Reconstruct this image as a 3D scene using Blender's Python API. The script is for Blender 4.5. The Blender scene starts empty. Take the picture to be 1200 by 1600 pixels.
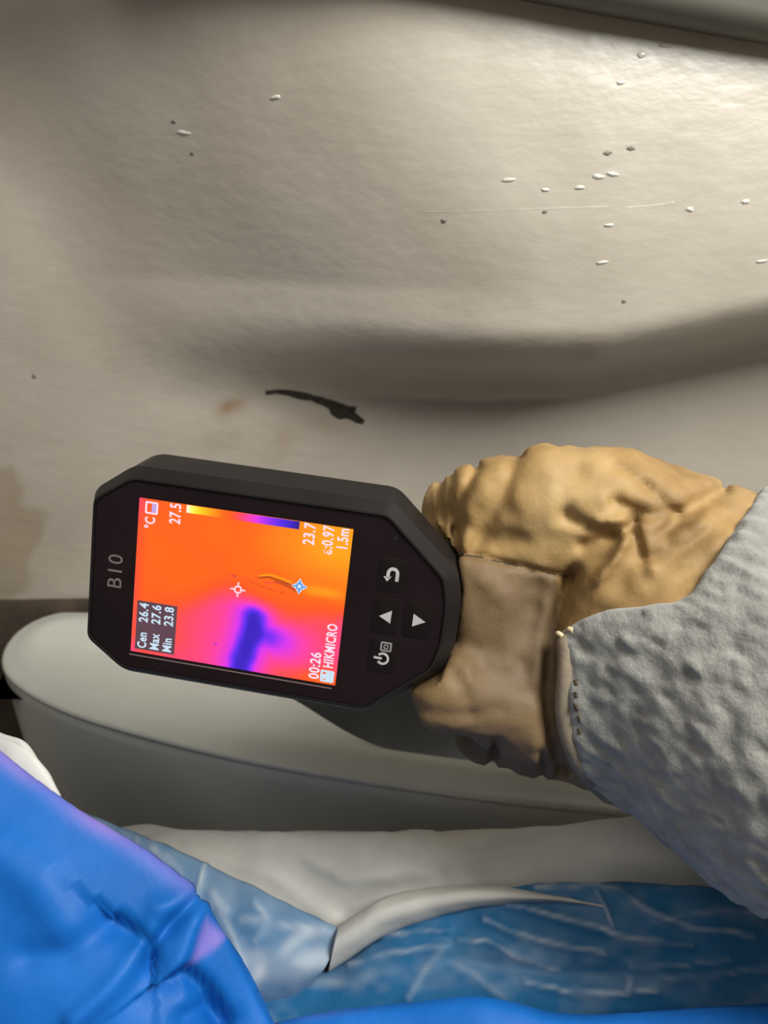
import bpy, math, random
import numpy as np
from mathutils import Matrix, Vector

random.seed(4)
rng = np.random.default_rng(7)
sc = bpy.context.scene
col = sc.collection

# ------------------------------------------------------------------ camera
FPX = 1155.0                      # focal length in pixels of the 1200x1600 frame
PITCH = math.radians(25.0)
CAM = np.array([0.0, 0.0, 0.38])
cam_d = bpy.data.cameras.new('camera')
cam_d.sensor_fit = 'VERTICAL'
cam_d.sensor_height = 24.0
cam_d.sensor_width = 18.0
cam_d.lens = FPX / 1600.0 * 24.0
cam_d.clip_start = 0.005
cam_d.dof.use_dof = True
cam_d.dof.focus_distance = 0.225
cam_d.dof.aperture_fstop = 9.5
cam = bpy.data.objects.new('camera', cam_d)
cam.location = CAM
cam.rotation_euler = (math.pi / 2 - PITCH, 0, 0)
col.objects.link(cam)
sc.camera = cam

# ------------------------------------------------------------------ light
world = bpy.data.worlds.new('world')
sc.world = world
world.use_nodes = True
bg = world.node_tree.nodes['Background']
bg.inputs['Color'].default_value = (1.0, 0.93, 0.82, 1)
bg.inputs['Strength'].default_value = 0.16

def area_light(name, loc, target, size, size_y, power, color):
    d = bpy.data.lights.new(name, 'AREA')
    d.shape = 'RECTANGLE'
    d.size, d.size_y = size, size_y
    d.energy = power
    d.color = color
    o = bpy.data.objects.new(name, d)
    o.location = loc
    o.rotation_euler = (Vector(target) - Vector(loc)).to_track_quat('-Z', 'Y').to_euler()
    col.objects.link(o)
    return o
area_light('window_light', (0.36, -0.06, 0.80), (0.14, 0.34, 0.34), 0.26, 0.30, 9.0, (0.985, 1.0, 0.96))
area_light('room_light', (-0.32, -0.20, 1.10), (-0.05, 0.20, 0.10), 0.6, 0.6, 2.4, (1.0, 0.97, 0.93))

vs = sc.view_settings
vs.view_transform = 'Standard'
vs.look = 'None'
vs.exposure = 0.0
vs.gamma = 1.0
vs.use_curve_mapping = False

# ------------------------------------------------------------------ helpers
CP, SP = math.cos(PITCH), math.sin(PITCH)

def rot(p):
    """camera axes (right, up, depth) -> world axes"""
    p = np.asarray(p, float)
    x, y, d = p[..., 0], p[..., 1], p[..., 2]
    return np.stack([x, y * SP + d * CP, y * CP - d * SP], -1)

def W(p):
    return rot(p) + CAM

def unproj(px, py, d):
    px, py, d = np.broadcast_arrays(np.asarray(px, float), np.asarray(py, float), np.asarray(d, float))
    return np.stack([(px - 600) / FPX * d, -(py - 800) / FPX * d, d], -1)

def P(px, py, d):
    return W(unproj(px, py, d))

def ray(px, py):
    return rot(unproj(px, py, np.ones(np.shape(px))))

def on_z(px, py, z):
    r = ray(px, py)
    t = (z - CAM[2]) / r[..., 2]
    return CAM + r * t[..., None]

def on_y(px, py, yy):
    r = ray(px, py)
    t = (yy - CAM[1]) / r[..., 1]
    return CAM + r * t[..., None]

def smooth(a, b, x):
    t = np.clip((x - a) / (b - a), 0, 1)
    return t * t * (3 - 2 * t)

def s2l(c):
    c = np.asarray(c, float) / 255.0
    return np.where(c <= 0.04045, c / 12.92, ((c + 0.055) / 1.055) ** 2.4)

def poly_dist(qx, qy, pts):
    """distance in the plane to an open polyline"""
    best = np.full(np.shape(qx), 1e9)
    pts = np.asarray(pts, float)
    for i in range(len(pts) - 1):
        ax, ay = pts[i]
        ex, ey = pts[i + 1] - pts[i]
        L = ex * ex + ey * ey
        t = np.clip(((qx - ax) * ex + (qy - ay) * ey) / L, 0, 1)
        best = np.minimum(best, np.hypot(qx - ax - t * ex, qy - ay - t * ey))
    return best

def inside_poly(qx, qy, pts):
    ins = np.zeros(np.shape(qx), bool)
    n = len(pts)
    for i in range(n):
        x0, y0 = pts[i]
        x1, y1 = pts[(i + 1) % n]
        if y0 == y1:
            continue
        c = ((y0 > qy) != (y1 > qy)) & (qx < (x1 - x0) * (qy - y0) / (y1 - y0) + x0)
        ins ^= c
    return ins

def catmull(pts, n):
    """resample a polyline (k,dim) to n points on a smooth curve"""
    pts = np.asarray(pts, float)
    k = len(pts)
    seg = np.r_[0, np.cumsum(np.linalg.norm(np.diff(pts, axis=0), axis=1))]
    s = np.linspace(0, seg[-1], n)
    i = np.clip(np.searchsorted(seg, s, side='right') - 1, 0, k - 2)
    t = ((s - seg[i]) / (seg[i + 1] - seg[i]))[:, None]
    m = np.zeros_like(pts)
    m[1:-1] = (pts[2:] - pts[:-2]) / (seg[2:] - seg[:-2])[:, None]
    m[0] = (pts[1] - pts[0]) / (seg[1] - seg[0])
    m[-1] = (pts[-1] - pts[-2]) / (seg[-1] - seg[-2])
    h = (seg[i + 1] - seg[i])[:, None]
    h00 = 2 * t**3 - 3 * t**2 + 1; h10 = t**3 - 2 * t**2 + t
    h01 = -2 * t**3 + 3 * t**2; h11 = t**3 - t**2
    return h00 * pts[i] + h10 * h * m[i] + h01 * pts[i + 1] + h11 * h * m[i + 1]

class Noise:
    """cheap smooth value noise on a 3D lattice"""
    def __init__(self, seed):
        self.t = np.random.default_rng(seed).uniform(-1, 1, (32, 32, 32))
    def __call__(self, x, y, z):
        x, y, z = np.broadcast_arrays(x, y, z)
        i, j, k = (np.floor(v).astype(int) for v in (x, y, z))
        f, g, h = x - i, y - j, z - k
        f, g, h = (v * v * (3 - 2 * v) for v in (f, g, h))
        T = self.t
        def s(a, b, c): return T[(i + a) % 32, (j + b) % 32, (k + c) % 32]
        return ((s(0,0,0)*(1-f)+s(1,0,0)*f)*(1-g)+(s(0,1,0)*(1-f)+s(1,1,0)*f)*g)*(1-h) + \
               ((s(0,0,1)*(1-f)+s(1,0,1)*f)*(1-g)+(s(0,1,1)*(1-f)+s(1,1,1)*f)*g)*h
NZ, NZ2 = Noise(1), Noise(2)

def mesh_obj(name, verts, faces, mat=None, parent=None, smooth_angle=None, attrs=None):
    me = bpy.data.meshes.new(name)
    me.from_pydata([tuple(v) for v in np.asarray(verts, float)], [], [tuple(int(i) for i in f) for f in faces])
    me.update()
    if smooth_angle is not None:
        me.polygons.foreach_set('use_smooth', [True] * len(me.polygons))
        if smooth_angle < 3:
            me.set_sharp_from_angle(angle=smooth_angle)
    if attrs:
        for k, v in attrs.items():
            v = np.asarray(v, np.float32)
            if v.ndim == 1:
                a = me.attributes.new(k, 'FLOAT', 'POINT'); a.data.foreach_set('value', v)
            else:
                a = me.attributes.new(k, 'FLOAT_COLOR', 'POINT'); a.data.foreach_set('color', v.ravel())
    if mat: me.materials.append(mat)
    o = bpy.data.objects.new(name, me)
    col.objects.link(o)
    if parent: o.parent = parent
    return o

def empty(name, matrix):
    o = bpy.data.objects.new(name, None)
    o.empty_display_size = 0.02
    o.matrix_world = matrix
    col.objects.link(o)
    return o

def tag(o, label, cat, group=None):
    o['label'] = label; o['category'] = cat
    if group: o['group'] = group
    return o

def structure(o):
    o['kind'] = 'structure'
    return o

def grid_faces(nr, nc, flip=False):
    r, c = np.meshgrid(np.arange(nr - 1), np.arange(nc - 1), indexing='ij')
    a = (r * nc + c).ravel()
    f = np.stack([a, a + 1, a + nc + 1, a + nc], -1)
    return f[:, ::-1] if flip else f

def loft(rings, cap0=True, cap1=True):
    n = len(rings[0])
    v = np.concatenate(rings)
    f = []
    for r in range(len(rings) - 1):
        for i in range(n):
            j = (i + 1) % n
            f.append((r * n + i, r * n + j, (r + 1) * n + j, (r + 1) * n + i))
    if cap0: f.append(tuple(range(n))[::-1])
    if cap1: f.append(tuple(range((len(rings) - 1) * n, len(rings) * n)))
    return v, f

def tube(path, rad, n=8, flat=None):
    """closed tube along a path; rad scalar or per point"""
    path = np.asarray(path, float)
    rad = np.broadcast_to(rad, (len(path),))
    tan = np.gradient(path, axis=0)
    tan /= np.linalg.norm(tan, axis=1)[:, None]
    up = np.array([0, -CP, SP]) if flat is None else np.asarray(flat, float)
    rings = []
    for p, t, r in zip(path, tan, rad):
        s = np.cross(t, up); s /= np.linalg.norm(s) + 1e-12
        u = np.cross(s, t)
        ang = np.linspace(0, 2 * math.pi, n, endpoint=False)
        rings.append(p + r * (np.cos(ang)[:, None] * s + np.sin(ang)[:, None] * u))
    return loft(rings)

def join(parts):
    vs_, fs, off = [], [], 0
    for v, f in parts:
        vs_.append(np.asarray(v)); fs += [tuple(i + off for i in q) for q in f]; off += len(v)
    return np.concatenate(vs_), fs

# ------------------------------------------------------------------ materials
def mat_base(name):
    m = bpy.data.materials.new(name)
    m.use_nodes = True
    nt = m.node_tree
    b = nt.nodes['Principled BSDF']
    return m, nt, b

def node(nt, typ, **kw):
    n = nt.nodes.new(typ)
    for k, v in kw.items():
        if k in n.inputs: n.inputs[k].default_value = v
        else: setattr(n, k, v)
    return n

def noise_tex(nt, scale, detail=4, rough=0.55, vec=None, stretch=None):
    tc = node(nt, 'ShaderNodeTexCoord')
    n = node(nt, 'ShaderNodeTexNoise', Scale=scale, Detail=detail, Roughness=rough)
    src = tc.outputs['Object']
    if stretch:
        mp = node(nt, 'ShaderNodeMapping')
        mp.inputs['Scale'].default_value = stretch[0]
        mp.inputs['Rotation'].default_value = stretch[1]
        nt.links.new(src, mp.inputs['Vector']); src = mp.outputs['Vector']
    nt.links.new(src, n.inputs['Vector'])
    return n

def ramp(nt, fac, stops):
    r = node(nt, 'ShaderNodeValToRGB')
    e = r.color_ramp.elements
    while len(e) < len(stops): e.new(0.5)
    for q, (p, c) in zip(e, stops):
        q.position = p; q.color = (*c, 1)
    nt.links.new(fac, r.inputs['Fac'])
    return r

def bump(nt, b, height, strength, dist):
    bp = node(nt, 'ShaderNodeBump', Strength=strength, Distance=dist)
    nt.links.new(height, bp.inputs['Height'])
    nt.links.new(bp.outputs['Normal'], b.inputs['Normal'])
    return bp

def mix(nt, fac, a, b_):
    m = node(nt, 'ShaderNodeMix', data_type='RGBA')
    for sock, v in ((m.inputs[0], fac), (m.inputs[6], a), (m.inputs[7], b_)):
        if hasattr(v, 'is_linked'): nt.links.new(v, sock)
        elif isinstance(v, (int, float)): sock.default_value = v
        else: sock.default_value = (*v, 1)
    return m.outputs[2]

def simple(name, rgb, rough=0.5, var=0.12, scale=60, bump_s=0.0, bump_scale=400, bump_d=0.0005, spec=0.5, metal=0.0):
    m, nt, b = mat_base(name)
    c = np.asarray(rgb, float)
    n = noise_tex(nt, scale)
    r = ramp(nt, n.outputs['Fac'], [(0.3, c * (1 - var)), (0.7, np.minimum(c * (1 + var), 1))])
    nt.links.new(r.outputs['Color'], b.inputs['Base Color'])
    b.inputs['Roughness'].default_value = rough
    b.inputs['Specular IOR Level'].default_value = spec
    b.inputs['Metallic'].default_value = metal
    if bump_s:
        n2 = noise_tex(nt, bump_scale, 3)
        bump(nt, b, n2.outputs['Fac'], bump_s, bump_d)
    return m

def attr(nt, name):
    return node(nt, 'ShaderNodeAttribute', attribute_name=name)

# wall paint
M_wall, nt, b = mat_base('wall_paint')
n1 = noise_tex(nt, 9, 5, 0.6)
base = ramp(nt, n1.outputs['Fac'], [(0.30, (0.375, 0.322, 0.258)), (0.70, (0.455, 0.405, 0.338))])
st = attr(nt, 'stain'); ye = attr(nt, 'rust')
n2 = noise_tex(nt, 45, 4)
c1 = mix(nt, st.outputs['Fac'], base.outputs['Color'], (0.27, 0.19, 0.11))
c2 = mix(nt, ye.outputs['Fac'], c1, (0.25, 0.13, 0.045))
nt.links.new(c2, b.inputs['Base Color'])
b.inputs['Roughness'].default_value = 0.38
b.inputs['Specular IOR Level'].default_value = 0.8
nb = noise_tex(nt, 170, 3, 0.5, stretch=((0.45, 1, 1.0), (0, 0.35, 0)))
nb2 = noise_tex(nt, 30, 3)
ma = node(nt, 'ShaderNodeMath', operation='MULTIPLY_ADD')
ma.inputs[1].default_value = 1.2
nt.links.new(nb2.outputs['Fac'], ma.inputs[0]); nt.links.new(nb.outputs['Fac'], ma.inputs[2])
bump(nt, b, ma.outputs[0], 0.16, 0.002)

M_trim = simple('trim_grey', (0.115, 0.108, 0.088), 0.6, 0.08, 20)
M_gap = simple('gap_shade_brown', (0.045, 0.03, 0.018), 0.8, 0.4, 40, 0.3, 120, 0.002)
M_floor = simple('floor_grey', (0.22, 0.21, 0.19), 0.7, 0.2, 15, 0.2, 90, 0.001)
M_crack = simple('crack_dark', (0.030, 0.022, 0.014), 0.9, 0.4, 300, 0.5, 700, 0.001)
M_speck = simple('speck_dark', (0.17, 0.145, 0.115), 0.8, 0.3, 500)
M_blob = simple('paint_blob', (0.54, 0.51, 0.44), 0.28, 0.05, 200, spec=0.8)
M_tub = simple('grey_plastic', (0.46, 0.455, 0.405), 0.33, 0.07, 14, 0.08, 500, 0.0004, spec=0.5)
M_rubber = simple('black_rubber', (0.011, 0.009, 0.009), 0.42, 0.2, 50, 0.15, 1500, 0.0002, spec=0.28)
M_panel = simple('panel_black', (0.011, 0.006, 0.007), 0.24, 0.2, 30, spec=0.22)
M_button = simple('button_black', (0.009, 0.006, 0.006), 0.3, 0.2, 90, spec=0.22)
M_symbol = simple('symbol_grey', (0.42, 0.41, 0.40), 0.4, 0.12, 300)
M_logo = simple('print_grey', (0.15, 0.125, 0.12), 0.5, 0.12, 300)
M_grip = simple('grip_dark', (0.03, 0.03, 0.028), 0.55, 0.2, 60, 0.2, 900, 0.0004)

# leather
M_leather, nt, b = mat_base('tan_leather')
n1 = noise_tex(nt, 28, 6, 0.6)
r1 = ramp(nt, n1.outputs['Fac'], [(0.30, (0.20, 0.115, 0.044)), (0.5, (0.33, 0.202, 0.076)), (0.70, (0.44, 0.298, 0.132))])
n2 = noise_tex(nt, 12, 3)
d2 = ramp(nt, n2.outputs['Fac'], [(0.50, (0, 0, 0)), (0.70, (0.5, 0.5, 0.5))])
cc = mix(nt, d2.outputs['Color'], r1.outputs['Color'], (0.25, 0.17, 0.10))
cc = mix(nt, attr(nt, 'palm').outputs['Fac'], cc, (0.115, 0.074, 0.040))  # darker palm tone, mostly painted shade
nt.links.new(cc, b.inputs['Base Color'])
b.inputs['Roughness'].default_value = 0.62
b.inputs['Specular IOR Level'].default_value = 0.3
nb = noise_tex(nt, 420, 5, 0.6)
bump(nt, b, nb.outputs['Fac'], 0.30, 0.0006)

# grey brushed cotton
M_cotton, nt, b = mat_base('grey_cotton')
n1 = noise_tex(nt, 120, 5, 0.65, stretch=((1, 1, 1), (0, 0, 0)))
r1 = ramp(nt, n1.outputs['Fac'], [(0.3, (0.165, 0.16, 0.143)), (0.7, (0.31, 0.305, 0.272))])
nt.links.new(r1.outputs['Color'], b.inputs['Base Color'])
b.inputs['Roughness'].default_value = 0.95
b.inputs['Specular IOR Level'].default_value = 0.1
b.inputs['Sheen Weight'].default_value = 0.35
b.inputs['Sheen Roughness'].default_value = 0.6
nb = noise_tex(nt, 330, 6, 0.7)
bump(nt, b, nb.outputs['Fac'], 0.55, 0.0018)

M_piping = simple('piping_beige', (0.22, 0.175, 0.12), 0.75, 0.15, 150, 0.3, 600, 0.0005)
M_thread = simple('thread_cream', (0.62, 0.50, 0.28), 0.8, 0.1, 400)
M_stitch = simple('stitch_dark', (0.07, 0.045, 0.025), 0.9, 0.2, 400)

# plastic sheets
def plastic(name, rgb, rough, lilac=None, milk=None, transl=0.15):
    m, nt, b = mat_base(name)
    c = np.asarray(rgb, float)
    n = noise_tex(nt, 22, 4)
    r = ramp(nt, n.outputs['Fac'], [(0.3, c * 0.85), (0.7, np.minimum(c * 1.15 + 0.008, 1))])
    cc = r.outputs['Color']
    if lilac:
        cc = mix(nt, attr(nt, 'lilac').outputs['Fac'], cc, lilac)
    if milk:
        cc = mix(nt, attr(nt, 'milk').outputs['Fac'], cc, milk)
    nt.links.new(cc, b.inputs['Base Color'])
    b.inputs['Roughness'].default_value = rough
    b.inputs['Specular IOR Level'].default_value = 0.3
    nb = noise_tex(nt, 75, 4)
    bump(nt, b, nb.outputs['Fac'], 0.25, 0.002)
    tr = node(nt, 'ShaderNodeBsdfTranslucent')
    nt.links.new(cc, tr.inputs['Color'])
    mx = node(nt, 'ShaderNodeMixShader'); mx.inputs[0].default_value = transl
    out = nt.nodes['Material Output']
    nt.links.new(b.outputs[0], mx.inputs[1]); nt.links.new(tr.outputs[0], mx.inputs[2])
    nt.links.new(mx.outputs[0], out.inputs['Surface'])
    return m
M_blue = plastic('blue_plastic', (0.003, 0.14, 0.53), 0.55, lilac=(0.26, 0.20, 0.62))
M_film = plastic('milky_blue_film', (0.018, 0.15, 0.33), 0.48, milk=(0.66, 0.69, 0.70))
M_white = plastic('white_plastic', (0.68, 0.66, 0.605), 0.45)

# ------------------------------------------------------------------ wall
YW = 0.40
def wall_y(x, z):
    """distance of the wall's face: a soft pillow-shaped bulge over a flat lower part"""
    e = z - 0.22 * np.clip(x - 0.10, 0, 0.3)
    x0 = -0.17 - 0.55 * np.clip(z - 0.33, 0, 0.2)
    b = 0.064 * smooth(0.0, 0.25, x - x0) * (0.35 * smooth(0.255, 0.30, e) + 0.65 * smooth(0.262, 0.315, e))
    b = b - 0.30 * np.clip(z - 0.345, 0, 1) ** 2 * 4.0 * smooth(-0.15, 0.10, x) / (1 + 6 * np.clip(z - 0.345, 0, 1))
    return YW - b + 0.0012 * NZ(x * 25, z * 25, 0.3) + 0.0025 * NZ(x * 8, z * 8, 4.3)

def px_of(pts):
    q = np.asarray(pts) - CAM
    d = q[..., 1] * CP - q[..., 2] * SP
    u = q[..., 1] * SP + q[..., 2] * CP
    return 600 + FPX * q[..., 0] / d, 800 - FPX * u / d

xs = np.linspace(-0.55, 0.65, 440)
zs = np.linspace(0.0, 0.72, 270)
Z, X = np.meshgrid(zs, xs, indexing='ij')
Y = wall_y(X, Z)
V = np.stack([X, Y, Z], -1).reshape(-1, 3)
u, v = px_of(V)
stain = np.zeros(len(V)); rust = np.zeros(len(V))
# brown water stain with a ragged edge beside the thermal camera (wall coordinates from the photo)
sp = [(-130, 700), (-60, 715), (0, 738), (18, 733), (25, 755), (36, 768), (34, 792), (46, 797), (72, 802), (66, 828), (56, 850), (46, 868), (48, 905), (38, 925), (0, 935), (-130, 935)]
dd = poly_dist(u, v, sp + [sp[0]]) * np.where(inside_poly(u, v, sp), -1, 1) + 6 * NZ(V[:, 0] * 90, V[:, 2] * 90, 1.0)
stain = np.maximum(stain, 0.62 * smooth(7, -5, dd) * (0.8 + 0.2 * NZ(V[:, 0] * 60, V[:, 2] * 60, 2.0)))
def gs(cx, cy, rx, ry, ang=0):
    c, s = math.cos(ang), math.sin(ang)
    du, dv = u - cx, v - cy
    return np.exp(-((du * c + dv * s) / rx) ** 2 - ((-du * s + dv * c) / ry) ** 2)
rust = 0.75 * gs(362, 633, 22, 12, -0.5) + 0.34 * gs(345, 690, 26, 14) + 0.32 * gs(440, 695, 32, 18, -0.6) + 0.2 * gs(500, 660, 45, 16, 0.3) + 0.10 * gs(420, 600, 45, 12)
rust = np.clip(rust * (1 + 0.7 * NZ(V[:, 0] * 120, V[:, 2] * 120, 6.0)), 0, 1)
stain = np.clip(stain + 0.10 * gs(400, 650, 150, 75) + 0.10 * gs(260, 720, 160, 60), 0, 1)
wall = structure(mesh_obj('wall_back', V, grid_faces(len(zs), len(xs)), M_wall, None, 9, {'stain': stain, 'rust': rust}))
wall['label'] = 'cream painted wall with water stains, specks and a soft bulge'

def wall_hit(px, py):
    y = np.full(np.shape(px), YW)
    for _ in range(8):
        p = on_y(np.asarray(px, float), np.asarray(py, float), y)
        y = wall_y(p[..., 0], p[..., 2])
    return p

def wall_patch(name, outline, mat, proud=0.0004):
    o = np.asarray(outline, float)
    p = wall_hit(o[:, 0], o[:, 1])
    n = len(p)
    f_ = p.copy(); f_[:, 1] -= proud
    c_ = p.copy(); c_[:, 1] += 0.002
    cen = p.mean(0); cen[1] = wall_y(cen[0], cen[2]) - proud
    verts, faces = [], []
    verts = np.concatenate([c_, f_])
    for i in range(n):
        j = (i + 1) % n
        faces.append((i, n + i, n + j, j)[::-1])
    faces.append(tuple(range(n, 2 * n)))
    return mesh_obj(name, verts, faces, mat, wall, 0.6)

ck = np.array([(430,190),(500,183),(560,185),(600,190),(640,197),(690,208),(720,220),(760,226),(800,240),(840,250),(870,262),(920,280),(965,283),(955,315),(985,340),(1012,362),(1000,385),(960,375),(930,358),(900,350),(870,356),(850,350),(815,325),(800,290),(760,270),(730,262),(700,245),(660,243),(620,235),(560,215),(500,205),(435,212)], float)
crack = wall_patch('crack', np.c_[300 + ck[:, 0] / 3.75, 560 + ck[:, 1] / 3.75], M_crack)
crack['label'] = 'long dark ragged crack in the paint'

def blob(name, px, py, rx, ry, mat, h=0.0008, rotz=0.0):
    c = wall_hit(px, py)
    k = np.linalg.norm(c - CAM) / FPX
    n = 12
    ang = np.linspace(0, 2 * math.pi, n, endpoint=False)
    rings = []
    wob = 1 + 0.25 * rng.uniform(-1, 1, n)
    for s, hh in ((1.15, -0.0006), (0.9, 0.45 * h), (0.5, 0.85 * h), (0.12, h)):
        dx = s * rx * k * np.cos(ang) * wob; dz = s * ry * k * np.sin(ang) * wob
        xx = c[0] + dx * math.cos(rotz) - dz * math.sin(rotz); zz = c[2] + dx * math.sin(rotz) + dz * math.cos(rotz)
        rings.append(np.stack([xx, wall_y(xx, zz) - hh, zz], -1))
    vv, ff = loft(rings)
    return mesh_obj(name, vv, ff, mat, wall, 9)
for (px, py, rx, ry) in [(795, 281, 12, 4), (852, 297, 8, 3), (905, 293, 9, 4), (935, 276, 12, 4), (958, 272, 12, 4), (1078, 327, 7, 4), (952, 352, 10, 3), (940, 410, 13, 3), (1165, 315, 7, 4), (287, 208, 13, 4), (1003, 85, 8, 5), (970, 129, 7, 3), (1040, 71, 12, 3), (430, 152, 9, 4), (1190, 408, 12, 3)]:
    blob('paint_drip', px, py, rx * 0.8, ry * 0.75, M_blob, 0.00055, rng.uniform(-0.15, 0.15))
for (px, py, rx, ry) in [(986, 232, 8, 4), (949, 239, 8, 4), (693, 345, 6, 4), (851, 331, 5, 3), (975, 471, 5, 4), (271, 190, 5, 4), (53, 588, 4, 5), (300, 240, 4, 3)]:
    blob('paint_speck', px, py, rx * 0.75, ry * 0.75, M_speck, 0.0004)
# two long thin drag lines in the paint
for pts in ([(970, 325), (1010, 322), (1045, 318), (1058, 313)], [(640, 332), (740, 330), (860, 326), (970, 322)]):
    c = catmull(pts, 14)
    mesh_obj('drag_line', *tube(wall_hit(c[:, 0], c[:, 1]) + np.array([0, 0.0003, 0]), np.r_[0.0001, np.full(12, 0.00042), 0.0001], 6), M_wall, wall, 9)

# trim that crosses the top right corner
A = on_y(np.array([700.0, 1200.0, 1600.0]), np.array([-46.0, 48.0, 128.0]), 0.318)
sec = [(0.10, 0.060), (0.0, 0.060), (-0.003, 0.050), (-0.003, 0.008), (-0.001, 0.003), (0.004, 0.0), (0.10, 0.0)]
tv = []
for t in (-1.2, 2.6):
    c = A[0] + (A[1] - A[0]) * t
    tv.append([(c[0], c[1] + s[0] + 0.01, c[2] + s[1]) for s in sec])
v_, f_ = loft([np.array(q) for q in tv])
structure(mesh_obj('trim_1', v_, f_, M_trim, None, 1.0))['label'] = 'grey trim running across the top right corner'

# dark brown strip painting the shade of the gap behind the tub; floor
def box(x0, x1, y0, y1, z0, z1):
    vv = [(x, y, z) for x in (x0, x1) for y in (y0, y1) for z in (z0, z1)]
    ff = [(0, 1, 3, 2), (4, 6, 7, 5), (0, 4, 5, 1), (2, 3, 7, 6), (0, 2, 6, 4), (1, 5, 7, 3)]
    return np.array(vv), ff
bx = np.linspace(-0.55, 0.65, 80)
rings = []
for x in bx:
    dz = 0.0022 * float(NZ2(x * 30, 0.0, 0.0)) + 0.0
    rings.append(np.array([(x, 0.394, 0.0), (x, 0.394, 0.130 + dz), (x, 0.396, 0.1335 + dz), (x, 0.43, 0.1335 + dz), (x, 0.43, 0.0)]))
structure(mesh_obj('gap_shade_back', *loft(rings), M_gap, None, 0.7))
structure(mesh_obj('floor', *box(-0.55, 0.65, -0.35, 0.45, -0.02, 0.0), M_floor))

# ------------------------------------------------------------------ grey plastic tub
ZT = 0.126
front = [(14, 1004), (2, 1022), (4, 1045), (30, 1070), (100, 1107), (200, 1139), (350, 1177), (500, 1206), (700, 1237), (850, 1255), (980, 1268), (1120, 1281), (1260, 1292)]
pf = on_z(np.array([p[0] for p in front], float), np.array([p[1] for p in front], float), ZT)[:, :2]
back = on_z(np.array([24.0, 60.0, 95.0]), np.array([985.0, 966.0, 954.0]), ZT)[:, :2]
path = np.concatenate([np.array([(0.40, 0.388), (0.12, 0.389), (-0.10, 0.388)]), back[::-1], pf, np.array([(0.30, 0.225), (0.38, 0.235), (0.415, 0.27), (0.425, 0.33), (0.42, 0.37), (0.40, 0.388)])])
oc = catmull(path, 241)[:-1]
# smooth a little and give it an inward normal (outline runs back -> left -> front -> right)
for _ in range(6):
    oc = 0.5 * oc + 0.25 * (np.roll(oc, 1, 0) + np.roll(oc, -1, 0))
def inset(o, d):
    q = o.copy()
    steps = max(1, int(abs(d) / 0.004))
    for _ in range(steps):
        t = np.roll(q, -1, 0) - np.roll(q, 1, 0)
        t /= np.linalg.norm(t, axis=1)[:, None] + 1e-12
        nrm = np.c_[-t[:, 1], t[:, 0]]
        q = q + nrm * (d / steps)
        for _ in range(2):
            q = 0.6 * q + 0.2 * (np.roll(q, 1, 0) + np.roll(q, -1, 0))
    return q
def ring(d, z):
    q = inset(oc, d) if d else oc
    return np.c_[q, np.full(len(q), z)]
tub = tag(empty('plastic_tub', Matrix.Translation((-0.02, 0.30, 0.0))), 'pale grey plastic tub with a broad rounded rim below the thermal camera', 'tub')
off = np.array([-0.02, 0.30, 0.0])
body_r = [ring(0.012, 0.0), ring(0.006, 0.02), ring(0.0, 0.075), ring(-0.0012, ZT - 0.010), ring(-0.001, ZT - 0.0045), ring(0.0, ZT - 0.0030)]
v_, f_ = loft(body_r, True, False)
mesh_obj('body', v_ - off, f_, M_tub, tub, 1.2)
def dish(d, z):
    wl = smooth(0.005, -0.085, oc[:, 0])[:, None]
    r = np.c_[inset(oc, d) * (1 - wl) + inset(oc, 0.030 + d) * wl, np.zeros(len(oc))]
    k = smooth(-0.10, 0.0, r[:, 0])
    r[:, 2] = ZT + z * (0.10 + 0.90 * k)
    return r
def sunk(t):
    r = dish(0.046, -0.088)
    r[:, 1] += (0.322 - r[:, 1]) * t
    return r
rim_r = [ring(0.0, ZT - 0.0030), ring(-0.0014, ZT - 0.0022), ring(-0.0012, ZT - 0.0004), ring(0.0006, ZT + 0.0006), ring(0.0030, ZT + 0.0004), ring(0.0060, ZT + 0.0016), ring(0.012, ZT + 0.0024), ring(0.017, ZT + 0.0022), ring(0.020, ZT + 0.0010), dish(0.0225, -0.002)]
v_, f_ = loft(rim_r, False, False)
o = mesh_obj('rim', v_ - off, f_, M_tub, tub, 1.2)
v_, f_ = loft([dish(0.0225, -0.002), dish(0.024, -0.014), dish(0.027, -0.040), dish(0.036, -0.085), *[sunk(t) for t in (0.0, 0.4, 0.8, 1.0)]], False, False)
o = mesh_obj('recess', v_ - off, f_, simple('recess_shade', (0.028, 0.027, 0.025), 0.5, 0.15, 30), tub, 1.2)  # dark colour stands in for the shade inside the opening
o['label'] = 'sunken middle, its shade put in as dark grey'

# ------------------------------------------------------------------ thermal camera
a_ = np.array([0.98460712, -0.14337982, -0.09995524]); b_ = np.array([0.12185834, 0.97310334, -0.19550046]); n_ = np.array([-0.1252976, -0.18031077, -0.9755965])
O_ = np.array([-0.0439, -0.0241, 0.2224])
aw, bw, nw, Ow = rot(a_), rot(b_), rot(n_), W(O_)
MD = Matrix(((aw[0], bw[0], nw[0], Ow[0]), (aw[1], bw[1], nw[1], Ow[1]), (aw[2], bw[2], nw[2], Ow[2]), (0, 0, 0, 1)))
dev = tag(empty('thermal_camera', MD), 'black handheld thermal imaging camera with a lit orange and purple screen', 'thermal camera')
mm = 0.001

def rounded(corners, r, k=5):
    out = []
    n = len(corners)
    C = np.asarray(corners, float)
    for i in range(n):
        p, q, s = C[i - 1], C[i], C[(i + 1) % n]
        e1 = (p - q) / np.linalg.norm(p - q); e2 = (s - q) / np.linalg.norm(s - q)
        for t in np.linspace(0, 1, k):
            A0, B0 = q + e1 * r, q + e2 * r
            out.append((1 - t)**2 * A0 + 2 * t * (1 - t) * q + t * t * B0)
    return np.array(out)

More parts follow.
